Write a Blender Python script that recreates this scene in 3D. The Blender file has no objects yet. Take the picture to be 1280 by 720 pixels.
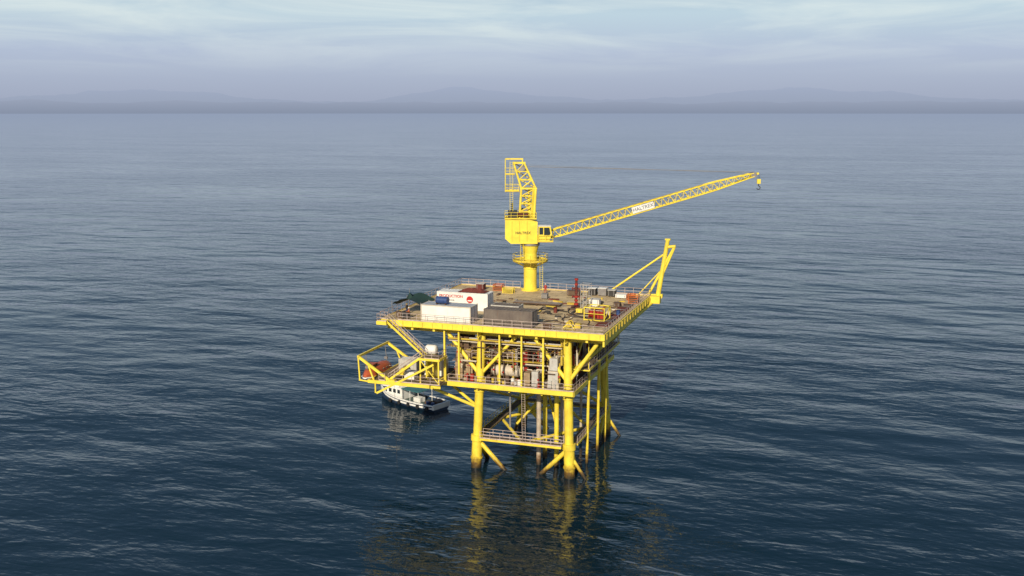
import bpy, math, random
from mathutils import Vector, Matrix, noise as mnoise
random.seed(7)
R=math.radians
scene=bpy.context.scene
col=scene.collection
scene.view_settings.view_transform='Standard'
scene.view_settings.look='None'
scene.view_settings.exposure=0

# ---------------------------------------------------------------- materials
def mat(name,c,rough=.55,var=.25,scale=1.2,rust=0.0,metal=0.0,splash=False,spec=.4,bump=.0):
    m=bpy.data.materials.new(name); m.use_nodes=True
    nt=m.node_tree; N=nt.nodes; L=nt.links
    b=N['Principled BSDF']; b.inputs['Roughness'].default_value=rough
    b.inputs['Metallic'].default_value=metal
    b.inputs['Specular IOR Level'].default_value=spec
    geo=N.new('ShaderNodeNewGeometry')
    n=N.new('ShaderNodeTexNoise'); n.inputs['Scale'].default_value=scale; n.inputs['Detail'].default_value=6
    L.new(geo.outputs['Position'],n.inputs['Vector'])
    mr=N.new('ShaderNodeMapRange'); mr.inputs[1].default_value=.35; mr.inputs[2].default_value=.7
    L.new(n.outputs['Fac'],mr.inputs[0])
    mx=N.new('ShaderNodeMixRGB'); mx.inputs[1].default_value=(*c,1)
    mx.inputs[2].default_value=(c[0]*(1-var),c[1]*(1-var*1.1),c[2]*(1-var),1)
    L.new(mr.outputs[0],mx.inputs[0]); out=mx.outputs[0]
    if rust>0:
        mp=N.new('ShaderNodeMapping'); mp.inputs['Scale'].default_value=(2.2,2.2,.45)
        L.new(geo.outputs['Position'],mp.inputs[0])
        n2=N.new('ShaderNodeTexNoise'); n2.inputs['Scale'].default_value=1.3; n2.inputs['Detail'].default_value=8; n2.inputs['Roughness'].default_value=.7
        L.new(mp.outputs[0],n2.inputs['Vector'])
        m2=N.new('ShaderNodeMapRange'); m2.inputs[1].default_value=.66-rust*.25; m2.inputs[2].default_value=.74-rust*.12
        L.new(n2.outputs['Fac'],m2.inputs[0])
        m2.inputs[4].default_value=.8
        x2=N.new('ShaderNodeMixRGB'); x2.inputs[2].default_value=(.16,.06,.022,1)
        L.new(m2.outputs[0],x2.inputs[0]); L.new(out,x2.inputs[1]); out=x2.outputs[0]
    if splash:
        s=N.new('ShaderNodeSeparateXYZ'); L.new(geo.outputs['Position'],s.inputs[0])
        n3=N.new('ShaderNodeTexNoise'); n3.inputs['Scale'].default_value=1.5; n3.inputs['Detail'].default_value=5
        L.new(geo.outputs['Position'],n3.inputs['Vector'])
        a=N.new('ShaderNodeMath'); a.operation='MULTIPLY_ADD'; a.inputs[1].default_value=-2.2
        L.new(n3.outputs['Fac'],a.inputs[0]); L.new(s.outputs['Z'],a.inputs[2])
        for lo,hi,cc in ((-.3,1.2,(.17,.075,.02)),(-.9,.2,(.02,.02,.015))):
            m3=N.new('ShaderNodeMapRange'); m3.inputs[1].default_value=lo; m3.inputs[2].default_value=hi
            m3.inputs[3].default_value=.9; m3.inputs[4].default_value=0
            L.new(a.outputs[0],m3.inputs[0])
            x3=N.new('ShaderNodeMixRGB'); x3.inputs[2].default_value=(*cc,1)
            L.new(m3.outputs[0],x3.inputs[0]); L.new(out,x3.inputs[1]); out=x3.outputs[0]
    if bump>0:
        bp=N.new('ShaderNodeBump'); bp.inputs['Strength'].default_value=bump; bp.inputs['Distance'].default_value=.05
        L.new(n.outputs['Fac'],bp.inputs['Height']); L.new(bp.outputs[0],b.inputs['Normal'])
    L.new(out,b.inputs['Base Color'])
    return m
YEL=mat('yellow_paint',(.88,.70,.075),.42,.2,.6,rust=.17)
YELL=mat('yellow_paint_jacket',(.86,.67,.065),.42,.24,.7,rust=.22,splash=True)
YELD=mat('yellow_paint_worn',(.62,.46,.06),.6,.4,1.0,rust=.45)
RAIL=mat('handrail_paint',(.56,.46,.41),.6,.35,1.5,rust=.3)
WHT=mat('white_paint',(.80,.79,.75),.5,.14,.9,rust=.1)
CREAM=mat('cream_paint',(.60,.53,.42),.6,.2,.9,rust=.25)
BEIGE=mat('beige_coating',(.38,.28,.17),.65,.35,1.1,rust=.4)
GREY=mat('grey_steel',(.28,.27,.26),.5,.3,1.2,rust=.25,metal=.2)
LGREY=mat('light_grey_paint',(.50,.49,.46),.55,.2,1.2,rust=.2)
DARK=mat('dark_steel',(.045,.042,.04),.6,.4,1.2)
BRN=mat('brown_steel',(.13,.08,.05),.65,.35,1.2,rust=.3)
DCON=mat('dark_container_paint',(.17,.14,.12),.6,.3,.8,rust=.25)
RED=mat('red_paint',(.38,.03,.02),.5,.3,1.3,rust=.2)
DRED=mat('dark_red_tarp',(.16,.035,.025),.75,.5,.8)
ORG=mat('orange_paint',(.55,.14,.03),.5,.25,1.0,rust=.15)
LBO=mat('lifeboat_orange_grp',(.46,.10,.04),.45,.3,1.0)
BLU=mat('blue_drum_plastic',(.04,.08,.22),.45,.3,1.2)
GRNC=mat('green_canvas',(.018,.05,.042),.8,.3,1.0)
TARP=mat('grey_blue_sheet',(.42,.46,.50),.7,.25,.7)
GLS=mat('dark_glass',(.02,.03,.035),.12,.1,1,spec=.8)
RUB=mat('black_rubber',(.02,.02,.02),.7,.2,1)
SKIN=mat('skin',(.36,.19,.12),.6,.1,5)
HULL=mat('boat_hull_paint',(.025,.05,.10),.4,.3,.8)
BDK=mat('boat_deck',(.10,.14,.13),.7,.3,.8)
TEAL=mat('teal_canopy',(.05,.17,.18),.7,.3,.8)
CELL=mat('grating_floor',(.20,.15,.09),.8,.4,.6,rust=.4)

def deck_material():
    m=bpy.data.materials.new('deck_plating'); m.use_nodes=True
    nt=m.node_tree; N=nt.nodes; L=nt.links; b=N['Principled BSDF']
    b.inputs['Roughness'].default_value=.75; b.inputs['Specular IOR Level'].default_value=.25
    geo=N.new('ShaderNodeNewGeometry')
    br=N.new('ShaderNodeTexBrick'); br.inputs['Scale'].default_value=1
    br.inputs['Brick Width'].default_value=6.0; br.inputs['Row Height'].default_value=1.5
    br.inputs['Mortar Size'].default_value=.04; br.inputs['Bias'].default_value=0
    br.inputs['Color1'].default_value=(.66,.51,.30,1); br.inputs['Color2'].default_value=(.52,.40,.23,1); br.inputs['Mortar'].default_value=(.12,.085,.05,1)
    L.new(geo.outputs['Position'],br.inputs['Vector'])
    out=br.outputs['Color']
    for sc,lo,hi,c,mxv,dist in ((.16,.49,.64,(.19,.13,.075),.75,1.0),(.9,.55,.72,(.22,.155,.09),.7,.5),(.35,.60,.70,(.08,.05,.035),.8,2.0),(6,.5,.8,(.25,.19,.12),.5,0)):
        n=N.new('ShaderNodeTexNoise'); n.inputs['Scale'].default_value=sc; n.inputs['Detail'].default_value=8; n.inputs['Roughness'].default_value=.65; n.inputs['Distortion'].default_value=dist
        L.new(geo.outputs['Position'],n.inputs['Vector'])
        mr=N.new('ShaderNodeMapRange'); mr.inputs[1].default_value=lo; mr.inputs[2].default_value=hi; mr.inputs[4].default_value=mxv
        L.new(n.outputs['Fac'],mr.inputs[0])
        mx=N.new('ShaderNodeMixRGB'); mx.inputs[2].default_value=(*c,1)
        L.new(mr.outputs[0],mx.inputs[0]); L.new(out,mx.inputs[1]); out=mx.outputs[0]
    L.new(out,b.inputs['Base Color'])
    return m
DECK=deck_material()

# ---------------------------------------------------------------- mesh builder
def empty(name,loc=(0,0,0),rz=0):
    e=bpy.data.objects.new(name,None); e.location=loc; e.rotation_euler=(0,0,rz); col.objects.link(e); return e
class MB:
    def __init__(s): s.v=[]; s.f=[]; s.mi=[]; s.mats=[]
    def _m(s,m):
        if m not in s.mats: s.mats.append(m)
        return s.mats.index(m)
    def add(s,vs,fs,m):
        o=len(s.v); k=s._m(m)
        s.v.extend([tuple(x) for x in vs]); s.f.extend([tuple(i+o for i in f) for f in fs]); s.mi.extend([k]*len(fs))
    def tube(s,p,q,r,m,r2=None,seg=8):
        p=Vector(p);q=Vector(q);d=(q-p)
        if d.length<1e-6:return
        d.normalize(); a=d.cross(Vector((0,0,1)))
        if a.length<.05:a=d.cross(Vector((1,0,0)))
        a.normalize(); b=d.cross(a); r2=r if r2 is None else r2
        vs=[]
        for c,rr in((p,r),(q,r2)):
            for i in range(seg):
                t=2*math.pi*(i+.5)/seg; vs.append(c+a*math.cos(t)*rr+b*math.sin(t)*rr)
        fs=[(i,i+seg,(i+1)%seg+seg,(i+1)%seg) for i in range(seg)]
        fs.append(tuple(range(seg))); fs.append(tuple(range(2*seg-1,seg-1,-1)))
        s.add(vs,fs,m)
    def box(s,lo,hi,m,rz=0,bev=0):
        x0,y0,z0=lo;x1,y1,z1=hi
        vs=[Vector((x,y,z)) for z in(z0,z1) for x,y in((x0,y0),(x1,y0),(x1,y1),(x0,y1))]
        if rz:
            c=Vector(((x0+x1)/2,(y0+y1)/2,0)); M=Matrix.Rotation(rz,3,'Z'); vs=[M@(v-c)+c for v in vs]
        s.add(vs,[(0,3,2,1),(4,5,6,7),(0,1,5,4),(1,2,6,5),(2,3,7,6),(3,0,4,7)],m)
    def beam(s,p,q,w,h,m):
        p=Vector(p);q=Vector(q);d=(q-p).normalized(); a=d.cross(Vector((0,0,1)))
        if a.length<.05:a=Vector((1,0,0))
        a.normalize(); b=a.cross(d)
        vs=[c+a*i*w/2+b*j*h/2 for c in(p,q) for i,j in((-1,-1),(1,-1),(1,1),(-1,1))]
        s.add(vs,[(0,3,2,1),(4,5,6,7),(0,1,5,4),(1,2,6,5),(2,3,7,6),(3,0,4,7)],m)
    def ibeam(s,p,q,w,h,m,t=.06):
        p=Vector(p);q=Vector(q)
        z=Vector((0,0,h/2-t/2))
        s.beam(p+z,q+z,w,t,m); s.beam(p-z,q-z,w,t,m); s.beam(p,q,t,h-2*t-.002,m)
    def prism(s,poly,axis,a,b,m):
        n=len(poly); vs=[]
        for c in(a,b):
            for u,v in poly:
                vs.append((c,u,v) if axis=='x' else (u,c,v) if axis=='y' else (u,v,c))
        fs=[(i,(i+1)%n,(i+1)%n+n,i+n) for i in range(n)]+[tuple(range(n-1,-1,-1)),tuple(range(n,2*n))]
        s.add(vs,fs,m)
    def dome(s,c,r,m,zs=1,seg=12,rings=5,full=False):
        c=Vector(c);vs=[];fs=[]
        lo=-math.pi/2 if full else 0
        for j in range(rings+1):
            t=lo+(math.pi/2-lo)*j/rings
            for i in range(seg):
                a=2*math.pi*i/seg; vs.append(c+Vector((math.cos(a)*math.cos(t)*r,math.sin(a)*math.cos(t)*r,math.sin(t)*r*zs)))
        for j in range(rings):
            for i in range(seg):
                fs.append((j*seg+i,j*seg+(i+1)%seg,(j+1)*seg+(i+1)%seg,(j+1)*seg+i))
        s.add(vs,fs,m)
    def tank(s,p,q,r,m,seg=16):
        p=Vector(p);q=Vector(q);d=(q-p).normalized()
        s.tube(p,q,r,m,seg=seg)
        for c,e in((p,-d),(q,d)):
            s.tube(c,c+e*r*.25,r*.985,m,r2=r*.8,seg=seg); s.tube(c+e*r*.25,c+e*r*.42,r*.8,m,r2=r*.35,seg=seg)
    def rail(s,pts,m,h=1.1,step=1.5,r=.036,closed=False,toe=True):
        pts=[Vector(p) for p in pts]
        if closed: pts.append(pts[0])
        for a,b in zip(pts[:-1],pts[1:]):
            n=max(1,round((b-a).length/step))
            for i in range(n+1):
                c=a.lerp(b,i/n); s.tube(c,c+Vector((0,0,h)),r,m,seg=5)
            for k in(.52,1.0):
                s.tube(a+Vector((0,0,h*k)),b+Vector((0,0,h*k)),r,m,seg=5)
            if toe: s.beam(a+Vector((0,0,.1)),b+Vector((0,0,.1)),.02,.16,m)
    def stair(s,p,q,w,m,mr,n=None):
        p=Vector(p);q=Vector(q); W=Vector((0,w,0))
        for k in(0,1):
            s.beam(p+W*k,q+W*k,.07,.32,m)
            s.rail([p+W*k,q+W*k],mr,h=1.0,step=1.3,toe=False)
        n=max(4,int(abs(p.z-q.z)/.22))
        for i in range(1,n):
            c=p.lerp(q,i/n); s.box((c.x-.14,c.y+.05,c.z-.02),(c.x+.14,c.y+w-.05,c.z+.02),CELL)
    def ladder(s,p,q,m,w=.5,side=(1,0,0)):
        p=Vector(p);q=Vector(q);S=Vector(side)*w/2
        s.tube(p-S,q-S,.035,m,seg=5); s.tube(p+S,q+S,.035,m,seg=5)
        n=int((q-p).length/.35)
        for i in range(n):
            c=p.lerp(q,(i+.5)/n); s.tube(c-S,c+S,.02,m,seg=4)
    def build(s,name,parent=None,smooth=False,loc=None,rz=0):
        me=bpy.data.meshes.new(name); me.from_pydata(s.v,[],s.f)
        for m in s.mats: me.materials.append(m)
        me.polygons.foreach_set('material_index',s.mi)
        me.update()
        if smooth:
            me.polygons.foreach_set('use_smooth',[len(p.vertices)==4 for p in me.polygons])
            try: me.set_sharp_from_angle(angle=R(40))
            except Exception: pass
        o=bpy.data.objects.new(name,me); col.objects.link(o)
        if parent: o.parent=parent
        if loc: o.location=loc
        if rz: o.rotation_euler=(0,0,rz)
        return o
def text(name,s,loc,size,m,parent,rot=(math.pi/2,0,0),ext=.004):
    c=bpy.data.curves.new(name,'FONT'); c.body=s; c.size=size; c.extrude=ext; c.align_x='CENTER'; c.align_y='CENTER'; c.offset=.012*size
    c.materials.append(m); o=bpy.data.objects.new(name,c); o.location=loc; o.rotation_euler=rot; col.objects.link(o); o.parent=parent; return o

# ---------------------------------------------------------------- camera, light, world
cam=bpy.data.cameras.new('camera'); co=bpy.data.objects.new('camera',cam); col.objects.link(co)
cam.lens=36; cam.sensor_width=36; cam.clip_start=1; cam.clip_end=120000
co.location=(33.7,-137.1,53); co.rotation_euler=(R(90-9.8),0,R(19))
scene.camera=co
SAZ=R(177); SEL=R(28)
sd=Vector((math.sin(SAZ)*math.cos(SEL),math.cos(SAZ)*math.cos(SEL),math.sin(SEL)))
sl=bpy.data.lights.new('sun','SUN'); sl.energy=4.9; sl.angle=R(.6); sl.color=(1,.88,.67)
so=bpy.data.objects.new('sun',sl); col.objects.link(so); so.rotation_euler=sd.to_track_quat('Z','Y').to_euler(); so.location=(0,-60,120)

w=bpy.data.worlds.new('World'); scene.world=w; w.use_nodes=True
nt=w.node_tree;N=nt.nodes;L=nt.links
bg=N['Background']; bg.inputs['Strength'].default_value=.1
sky=N.new('ShaderNodeTexSky'); sky.sky_type='NISHITA'; sky.sun_disc=False; sky.sun_elevation=SEL; sky.sun_rotation=SAZ; sky.dust_density=2.0
tc=N.new('ShaderNodeTexCoord'); sp=N.new('ShaderNodeSeparateXYZ'); L.new(tc.outputs['Generated'],sp.inputs[0])
rp=N.new('ShaderNodeValToRGB'); L.new(sp.outputs['Z'],rp.inputs[0])
stops=[(0,(.37,.42,.56)),(.02,(.40,.46,.61)),(.055,(.46,.54,.71)),(.09,(.53,.67,.77)),(.15,(.30,.42,.56)),(.30,(.08,.17,.31)),(1,(.04,.10,.23))]
el=rp.color_ramp.elements
el[0].position=0; el[0].color=(*stops[0][1],1); el[1].position=1; el[1].color=(*stops[-1][1],1)
for p,c in stops[1:-1]:
    e=el.new(p); e.color=(*c,1)
mp=N.new('ShaderNodeMapping'); mp.inputs['Scale'].default_value=(2.6,2.6,24); mp.inputs['Location'].default_value=(3.1,1.7,.4); L.new(tc.outputs['Generated'],mp.inputs[0])
cn=N.new('ShaderNodeTexNoise'); cn.inputs['Scale'].default_value=1.7; cn.inputs['Detail'].default_value=8; cn.inputs['Roughness'].default_value=.6; cn.inputs['Distortion'].default_value=.6
L.new(mp.outputs[0],cn.inputs['Vector'])
cr=N.new('ShaderNodeMapRange'); cr.inputs[1].default_value=.40; cr.inputs[2].default_value=.66; cr.inputs[4].default_value=.75; L.new(cn.outputs['Fac'],cr.inputs[0])
cz=N.new('ShaderNodeMapRange'); cz.inputs[1].default_value=.03; cz.inputs[2].default_value=.085; L.new(sp.outputs['Z'],cz.inputs[0])
cz2=N.new('ShaderNodeMapRange'); cz2.inputs[1].default_value=.14; cz2.inputs[2].default_value=.26; cz2.inputs[3].default_value=1; cz2.inputs[4].default_value=.15; L.new(sp.outputs['Z'],cz2.inputs[0])
cm=N.new('ShaderNodeMath'); cm.operation='MULTIPLY'; L.new(cr.outputs[0],cm.inputs[0]); L.new(cz.outputs[0],cm.inputs[1])
cm2=N.new('ShaderNodeMath'); cm2.operation='MULTIPLY'; L.new(cm.outputs[0],cm2.inputs[0]); L.new(cz2.outputs[0],cm2.inputs[1])
mc=N.new('ShaderNodeMixRGB'); mc.inputs[2].default_value=(.76,.85,.85,1); L.new(cm2.outputs[0],mc.inputs[0]); L.new(rp.outputs[0],mc.inputs[1])
sc=N.new('ShaderNodeVectorMath'); sc.operation='SCALE'; sc.inputs['Scale'].default_value=10; L.new(mc.outputs[0],sc.inputs[0])
mxs=N.new('ShaderNodeMixRGB'); mxs.inputs[0].default_value=.12; L.new(sc.outputs[0],mxs.inputs[1]); L.new(sky.outputs[0],mxs.inputs[2])
L.new(mxs.outputs[0],bg.inputs['Color'])

# ---------------------------------------------------------------- sea
def sea():
    m=bpy.data.materials.new('sea_water_surface'); m.use_nodes=True
    nt=m.node_tree;N=nt.nodes;L=nt.links;b=N['Principled BSDF'];out=N['Material Output']
    b.inputs['Base Color'].default_value=(.002,.015,.027,1); b.inputs['Roughness'].default_value=.04; b.inputs['IOR'].default_value=1.34
    b.inputs['Specular IOR Level'].default_value=.5
    geo=N.new('ShaderNodeNewGeometry')
    def nz(scale,stretch,detail,dist=0,rot=19):
        mp=N.new('ShaderNodeMapping'); mp.inputs['Rotation'].default_value=(0,0,R(-rot)); mp.inputs['Scale'].default_value=(stretch,1,1)
        L.new(geo.outputs['Position'],mp.inputs[0])
        n=N.new('ShaderNodeTexNoise'); n.inputs['Scale'].default_value=scale; n.inputs['Detail'].default_value=detail; n.inputs['Distortion'].default_value=dist; n.inputs['Roughness'].default_value=.5
        L.new(mp.outputs[0],n.inputs['Vector']); return n.outputs['Fac']
    def mth(op,a,b_):
        x=N.new('ShaderNodeMath'); x.operation=op
        for i,v in enumerate((a,b_)):
            if isinstance(v,(int,float)): x.inputs[i].default_value=v
            else: L.new(v,x.inputs[i])
        return x.outputs[0]
    small=nz(.95,.5,3,.3,25); mid=nz(.22,.45,3,.5,8); mid2=nz(.3,.5,2,.5,42); big=nz(.06,.5,2,0,30)
    patch=nz(.012,.35,3,.6,15)
    pr=N.new('ShaderNodeMapRange'); pr.inputs[1].default_value=.35; pr.inputs[2].default_value=.68; pr.inputs[3].default_value=.4; pr.inputs[4].default_value=1.35; L.new(patch,pr.inputs[0])
    h=mth('ADD',mth('MULTIPLY',small,.12),mth('MULTIPLY',mid,.36))
    h=mth('ADD',h,mth('MULTIPLY',mid2,.20))
    h=mth('MULTIPLY',h,pr.outputs[0])
    h=mth('ADD',h,mth('MULTIPLY',big,1.3))
    bp=N.new('ShaderNodeBump'); bp.inputs['Strength'].default_value=1; bp.inputs['Distance'].default_value=1
    L.new(h,bp.inputs['Height']); L.new(bp.outputs[0],b.inputs['Normal'])
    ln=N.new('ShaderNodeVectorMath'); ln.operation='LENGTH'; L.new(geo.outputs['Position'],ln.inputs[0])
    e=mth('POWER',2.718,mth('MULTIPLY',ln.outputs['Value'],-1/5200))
    haze_fac=mth('SUBTRACT',1.0,e)
    haze_em=N.new('ShaderNodeEmission'); haze_em.inputs['Color'].default_value=(.29,.35,.475,1)  # aerial haze painted as a flat glow, mixed over the water with distance
    ms=N.new('ShaderNodeMixShader'); L.new(haze_fac,ms.inputs[0]); L.new(b.outputs[0],ms.inputs[1]); L.new(haze_em.outputs[0],ms.inputs[2])
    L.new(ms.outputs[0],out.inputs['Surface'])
    S=60000
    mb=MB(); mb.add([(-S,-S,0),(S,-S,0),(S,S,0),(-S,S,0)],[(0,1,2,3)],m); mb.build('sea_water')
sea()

def hills(name,dist,hfun,c):
    m=bpy.data.materials.new(name+'_painted_haze'); m.use_nodes=True
    nt=m.node_tree;N=nt.nodes;L=nt.links;b=N['Principled BSDF'];out=N['Material Output']
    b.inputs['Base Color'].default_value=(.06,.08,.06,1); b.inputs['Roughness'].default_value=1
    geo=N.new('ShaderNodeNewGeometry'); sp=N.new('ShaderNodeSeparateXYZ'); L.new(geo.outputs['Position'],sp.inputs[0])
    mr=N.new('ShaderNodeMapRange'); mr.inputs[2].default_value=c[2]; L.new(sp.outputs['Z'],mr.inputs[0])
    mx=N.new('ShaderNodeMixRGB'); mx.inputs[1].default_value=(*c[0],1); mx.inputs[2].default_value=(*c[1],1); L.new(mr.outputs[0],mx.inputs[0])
    haze_em=N.new('ShaderNodeEmission'); L.new(mx.outputs[0],haze_em.inputs['Color'])  # distance haze painted onto the slopes as glow, paler with height
    ms=N.new('ShaderNodeMixShader'); ms.inputs[0].default_value=.96; L.new(b.outputs[0],ms.inputs[1]); L.new(haze_em.outputs[0],ms.inputs[2]); L.new(ms.outputs[0],out.inputs['Surface'])
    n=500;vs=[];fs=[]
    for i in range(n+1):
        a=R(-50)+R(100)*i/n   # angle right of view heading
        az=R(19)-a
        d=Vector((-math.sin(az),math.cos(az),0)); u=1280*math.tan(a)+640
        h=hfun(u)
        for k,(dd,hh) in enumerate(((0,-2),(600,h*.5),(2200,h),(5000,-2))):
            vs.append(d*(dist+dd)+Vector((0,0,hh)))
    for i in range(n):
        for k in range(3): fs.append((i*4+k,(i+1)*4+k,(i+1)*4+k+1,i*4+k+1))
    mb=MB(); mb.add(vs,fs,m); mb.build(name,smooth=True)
def g(u,c,w_,h): return h*math.exp(-((u-c)/w_)**2)
def nn(u,s,k): return mnoise.noise(Vector((u/s,k,0)))
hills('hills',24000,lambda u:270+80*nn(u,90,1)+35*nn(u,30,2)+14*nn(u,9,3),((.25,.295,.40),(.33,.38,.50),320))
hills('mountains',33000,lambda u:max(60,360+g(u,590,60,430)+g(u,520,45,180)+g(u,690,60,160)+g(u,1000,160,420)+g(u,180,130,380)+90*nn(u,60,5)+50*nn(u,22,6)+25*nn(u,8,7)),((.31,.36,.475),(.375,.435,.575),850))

# ---------------------------------------------------------------- platform
PL=empty('offshore_platform')
W=34.5; D=33.0; ZD=22.0
mb=MB()
mb.box((-W,0,ZD-.14),(0,D,ZD),DECK)
mb.box((-W-.13,-.13,ZD-.75),(0-.002,-.003,ZD+.06),YEL)
mb.box((-W-.13,D+.003,ZD-.8),(.3,D+.15,ZD+.06),YEL)
mb.box((-W-.15,-.001,ZD-.8),(-W-.003,D,ZD+.06),YEL)
mb.prism([(-.13,ZD-1.7),(D*.5,ZD-1.25),(D+.8,ZD-.7),(D+.8,ZD+.07),(-.13,ZD+.07)],'x',.003,.28,YEL)
mb.box((-W-.35,-.4,ZD-.80),(.3,-.14,ZD-.74),YEL)
for i in range(17): mb.box((.281,1.0+i*1.9,ZD-.85),(.40,1.08+i*1.9,ZD-.02),YELD)
for i in range(22): mb.box((-34.0+i*1.6,-.20,ZD-.735),(-33.94+i*1.6,-.131,ZD-.05),YELD)
mb.build('main_deck',PL)
mb=MB()
for y in(1.9,22.5,12.2): mb.ibeam((-W+.2,y,ZD-.95),(-.1,y,ZD-.95),.5,1.5,YEL)
for x in(-5.6,-18.9): mb.ibeam((x,.1,ZD-.98),(x,D-.1,ZD-.98),.5,1.45,YEL)
x=-W+1.2
while x<-.5:
    mb.ibeam((x,.05,ZD-.47),(x,D-.05,ZD-.47),.25,.6,YELD,t=.04); x+=1.85
for x in(-33,-29.5,-26,-14,-10,-2.5):
    mb.prism([(.0,ZD-.8),(.0,ZD-1.3),(3.2,ZD-1.75),(3.2,ZD-.8)],'x',x,x+.35,YEL)
ZC=13.3
def tp(b,z):   # leg axis at height z
    (x0,y0),(x1,y1)=b; t=z/20.5; return Vector((x0+(x1-x0)*t,y0+(y1-y0)*t,z))
LEG={'n':((-5,1.3),(-5.7,1.9)),'l':((-19.6,1.1),(-18.9,1.9)),'r':((-4.9,23.1),(-5.7,22.5)),'f':((-19.6,23.1),(-18.9,22.5))}
for k in LEG:
    mb.tube(tp(LEG[k],ZC-.2),tp(LEG[k],20.4),.62,YEL,seg=20)
mb.tube(tp(LEG['n'],14.2),(-1.2,1.9,20.3),.3,YEL,seg=12)
mb.tube(tp(LEG['n'],14.2),(-10.6,1.9,20.3),.3,YEL,seg=12)
mb.tube(tp(LEG['l'],14.2),(-24.4,1.9,20.3),.3,YEL,seg=12)
mb.tube(tp(LEG['l'],14.2),(-13.6,1.9,20.3),.25,YEL,seg=12)
mb.tube(tp(LEG['r'],14.2),(-.8,22.5,20.3),.3,YEL,seg=12)
mb.tube(tp(LEG['n'],14.4),(-5.6,12.2,20.3),.28,YEL,seg=12)
mb.tube(tp(LEG['r'],14.4),(-5.6,12.2,20.3),.28,YEL,seg=12)
mb.tube(tp(LEG['r'],14.4),(-5.6,31.8,20.3),.28,YEL,seg=12)
mb.tube(tp(LEG['n'],15.2),(.6,33.1,21.1),.36,YEL,seg=14)
for x in(-24.3,-22.0,-15.6,-12.2,-8.9): mb.box((x-.12,.35,ZC),(x+.12,.63,21.1),YEL)
for x in(-24.3,-14.5,-9): 
    for y in(8,16): mb.box((x-.16,y-.16,ZC),(x+.16,y+.16,21.2),YELD)
mb.build('deck_framing',PL,smooth=True)

mb=MB()
mb.rail([(-31.6,-.05,ZD+.06),(.1,-.05,ZD+.06),(.1,D+.05,ZD+.06),(-19.3,D+.05,ZD+.06)],RAIL)
mb.rail([(-23.3,D+.05,ZD+.06),(-W-.08,D+.05,ZD+.06),(-W-.08,-.05,ZD+.06),(-33.3,-.05,ZD+.06)],RAIL)
mb.build('main_deck_handrails',PL)

# cellar deck
mb=MB()
mb.box((-24.9,-.1,ZC-.12),(-4.2,24.2,ZC),CELL)
mb.box((-25.0,-.3,ZC-.62),(-4.1,-.103,ZC+.07),YEL)
mb.box((-4.19,-.3,ZC-.62),(-4.0,24.3,ZC+.07),YEL)
mb.box((-25.1,-.1,ZC-.62),(-24.91,24.3,ZC+.07),YEL)
for y in(1.8,8,16,22.5): mb.ibeam((-24.8,y,ZC-.55),(-4.3,y,ZC-.55),.3,.8,YEL)
for x in(-19,-14,-9,-5.6): mb.ibeam((x,.1,ZC-.56),(x,24,ZC-.56),.28,.78,YEL)
mb.box((-35,-3.2,ZC-.15),(-25.15,7.8,ZC-.02),CELL)
mb.box((-35.2,-3.45,ZC-.42),(-25.15,-3.21,ZC+.06),YEL)
mb.box((-35.2,-3.2,ZC-.42),(-35.01,8,ZC+.06),YEL)
for y in(-2,3,7.5): mb.ibeam((-35,y,ZC-.5),(-25,y,ZC-.5),.25,.6,YEL)
mb.tube((-24.8,-.2,ZC-.4),(-24.9,-3.2,ZC-.4),.2,YEL)
mb.tube(tp(LEG['l'],9.2),(-27.5,-.2,ZC-.8),.24,YEL,seg=10)
mb.tube(tp(LEG['l'],9.2),(-27.5,6,ZC-.8),.22,YEL,seg=10)
mb.beam((-33.8,-3.3,ZC-1.9),(-24.5,-3.3,ZC+3.2),.2,.3,YEL)
mb.tube((-34,-3.3,ZC-1.9),(-34,-3.3,ZC-.3),.12,YEL)
mb.box((-27,-2.7,17.0),(-23.9,.2,17.12),CELL)
mb.box((-27.05,-2.85,16.85),(-23.85,-2.71,17.18),YEL)
mb.box((-23.9,-2.7,16.85),(-23.76,.2,17.18),YEL)
for x,y in((-26.9,-2.6),(-24,-2.6),(-24,.05),(-26.9,.05)): mb.box((x-.1,y-.1,ZC),(x+.1,y+.1,16.98),YEL)
mb.beam((-24,-2.6,ZC+.1),(-26.9,-2.6,16.8),.1,.12,YEL)
mb.box((-27,-2.8,ZC-.12),(-23.6,-.32,ZC-.0),CELL); mb.box((-27,-2.95,ZC-.5),(-23.6,-2.81,ZC+.05),YEL)
mb.stair((-33,-1.2,ZD),(-27,-1.2,17.1),1.0,YEL,RAIL)
mb.stair((-27,-2.6,17.1),(-32.2,-2.6,ZC),1.0,YEL,RAIL)
mb.box((-34.4,-1.5,ZD-.1),(-32.9,-.41,ZD-.02),CELL); mb.box((-34.45,-1.65,ZD-.5),(-32.8,-1.51,ZD+.04),YEL)
mb.rail([(-32.9,-1.5,ZD),(-34.4,-1.5,ZD),(-34.4,-.2,ZD)],RAIL)
mb.rail([(-26.2,-2.7,17.12),(-23.9,-2.7,17.12),(-23.9,.1,17.12)],RAIL)
mb.box((-4.0,2.9,16.0),(-2.7,22,16.12),CELL); mb.box((-2.69,2.9,15.85),(-2.55,22,16.17),YEL)
mb.rail([(-2.65,2.9,16.15),(-2.65,22,16.15)],RAIL)
for y in(3,8,13,18,21.8): mb.beam((-5.3,y,15.9),(-2.7,y,15.9),.15,.2,YEL); mb.tube((-2.8,y,16),(-2.8,y,21),.06,YEL)
mb.rail([(-23.5,-.2,ZC+.07),(-4.1,-.2,ZC+.07),(-4.1,24.2,ZC+.07)],RAIL)
mb.rail([(-32.4,-3.3,ZC+.06),(-33.4,-3.3,ZC+.06)],RAIL)
mb.rail([(-31,-3.3,ZC+.06),(-23.6,-3.3,ZC+.06)],RAIL)
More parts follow.
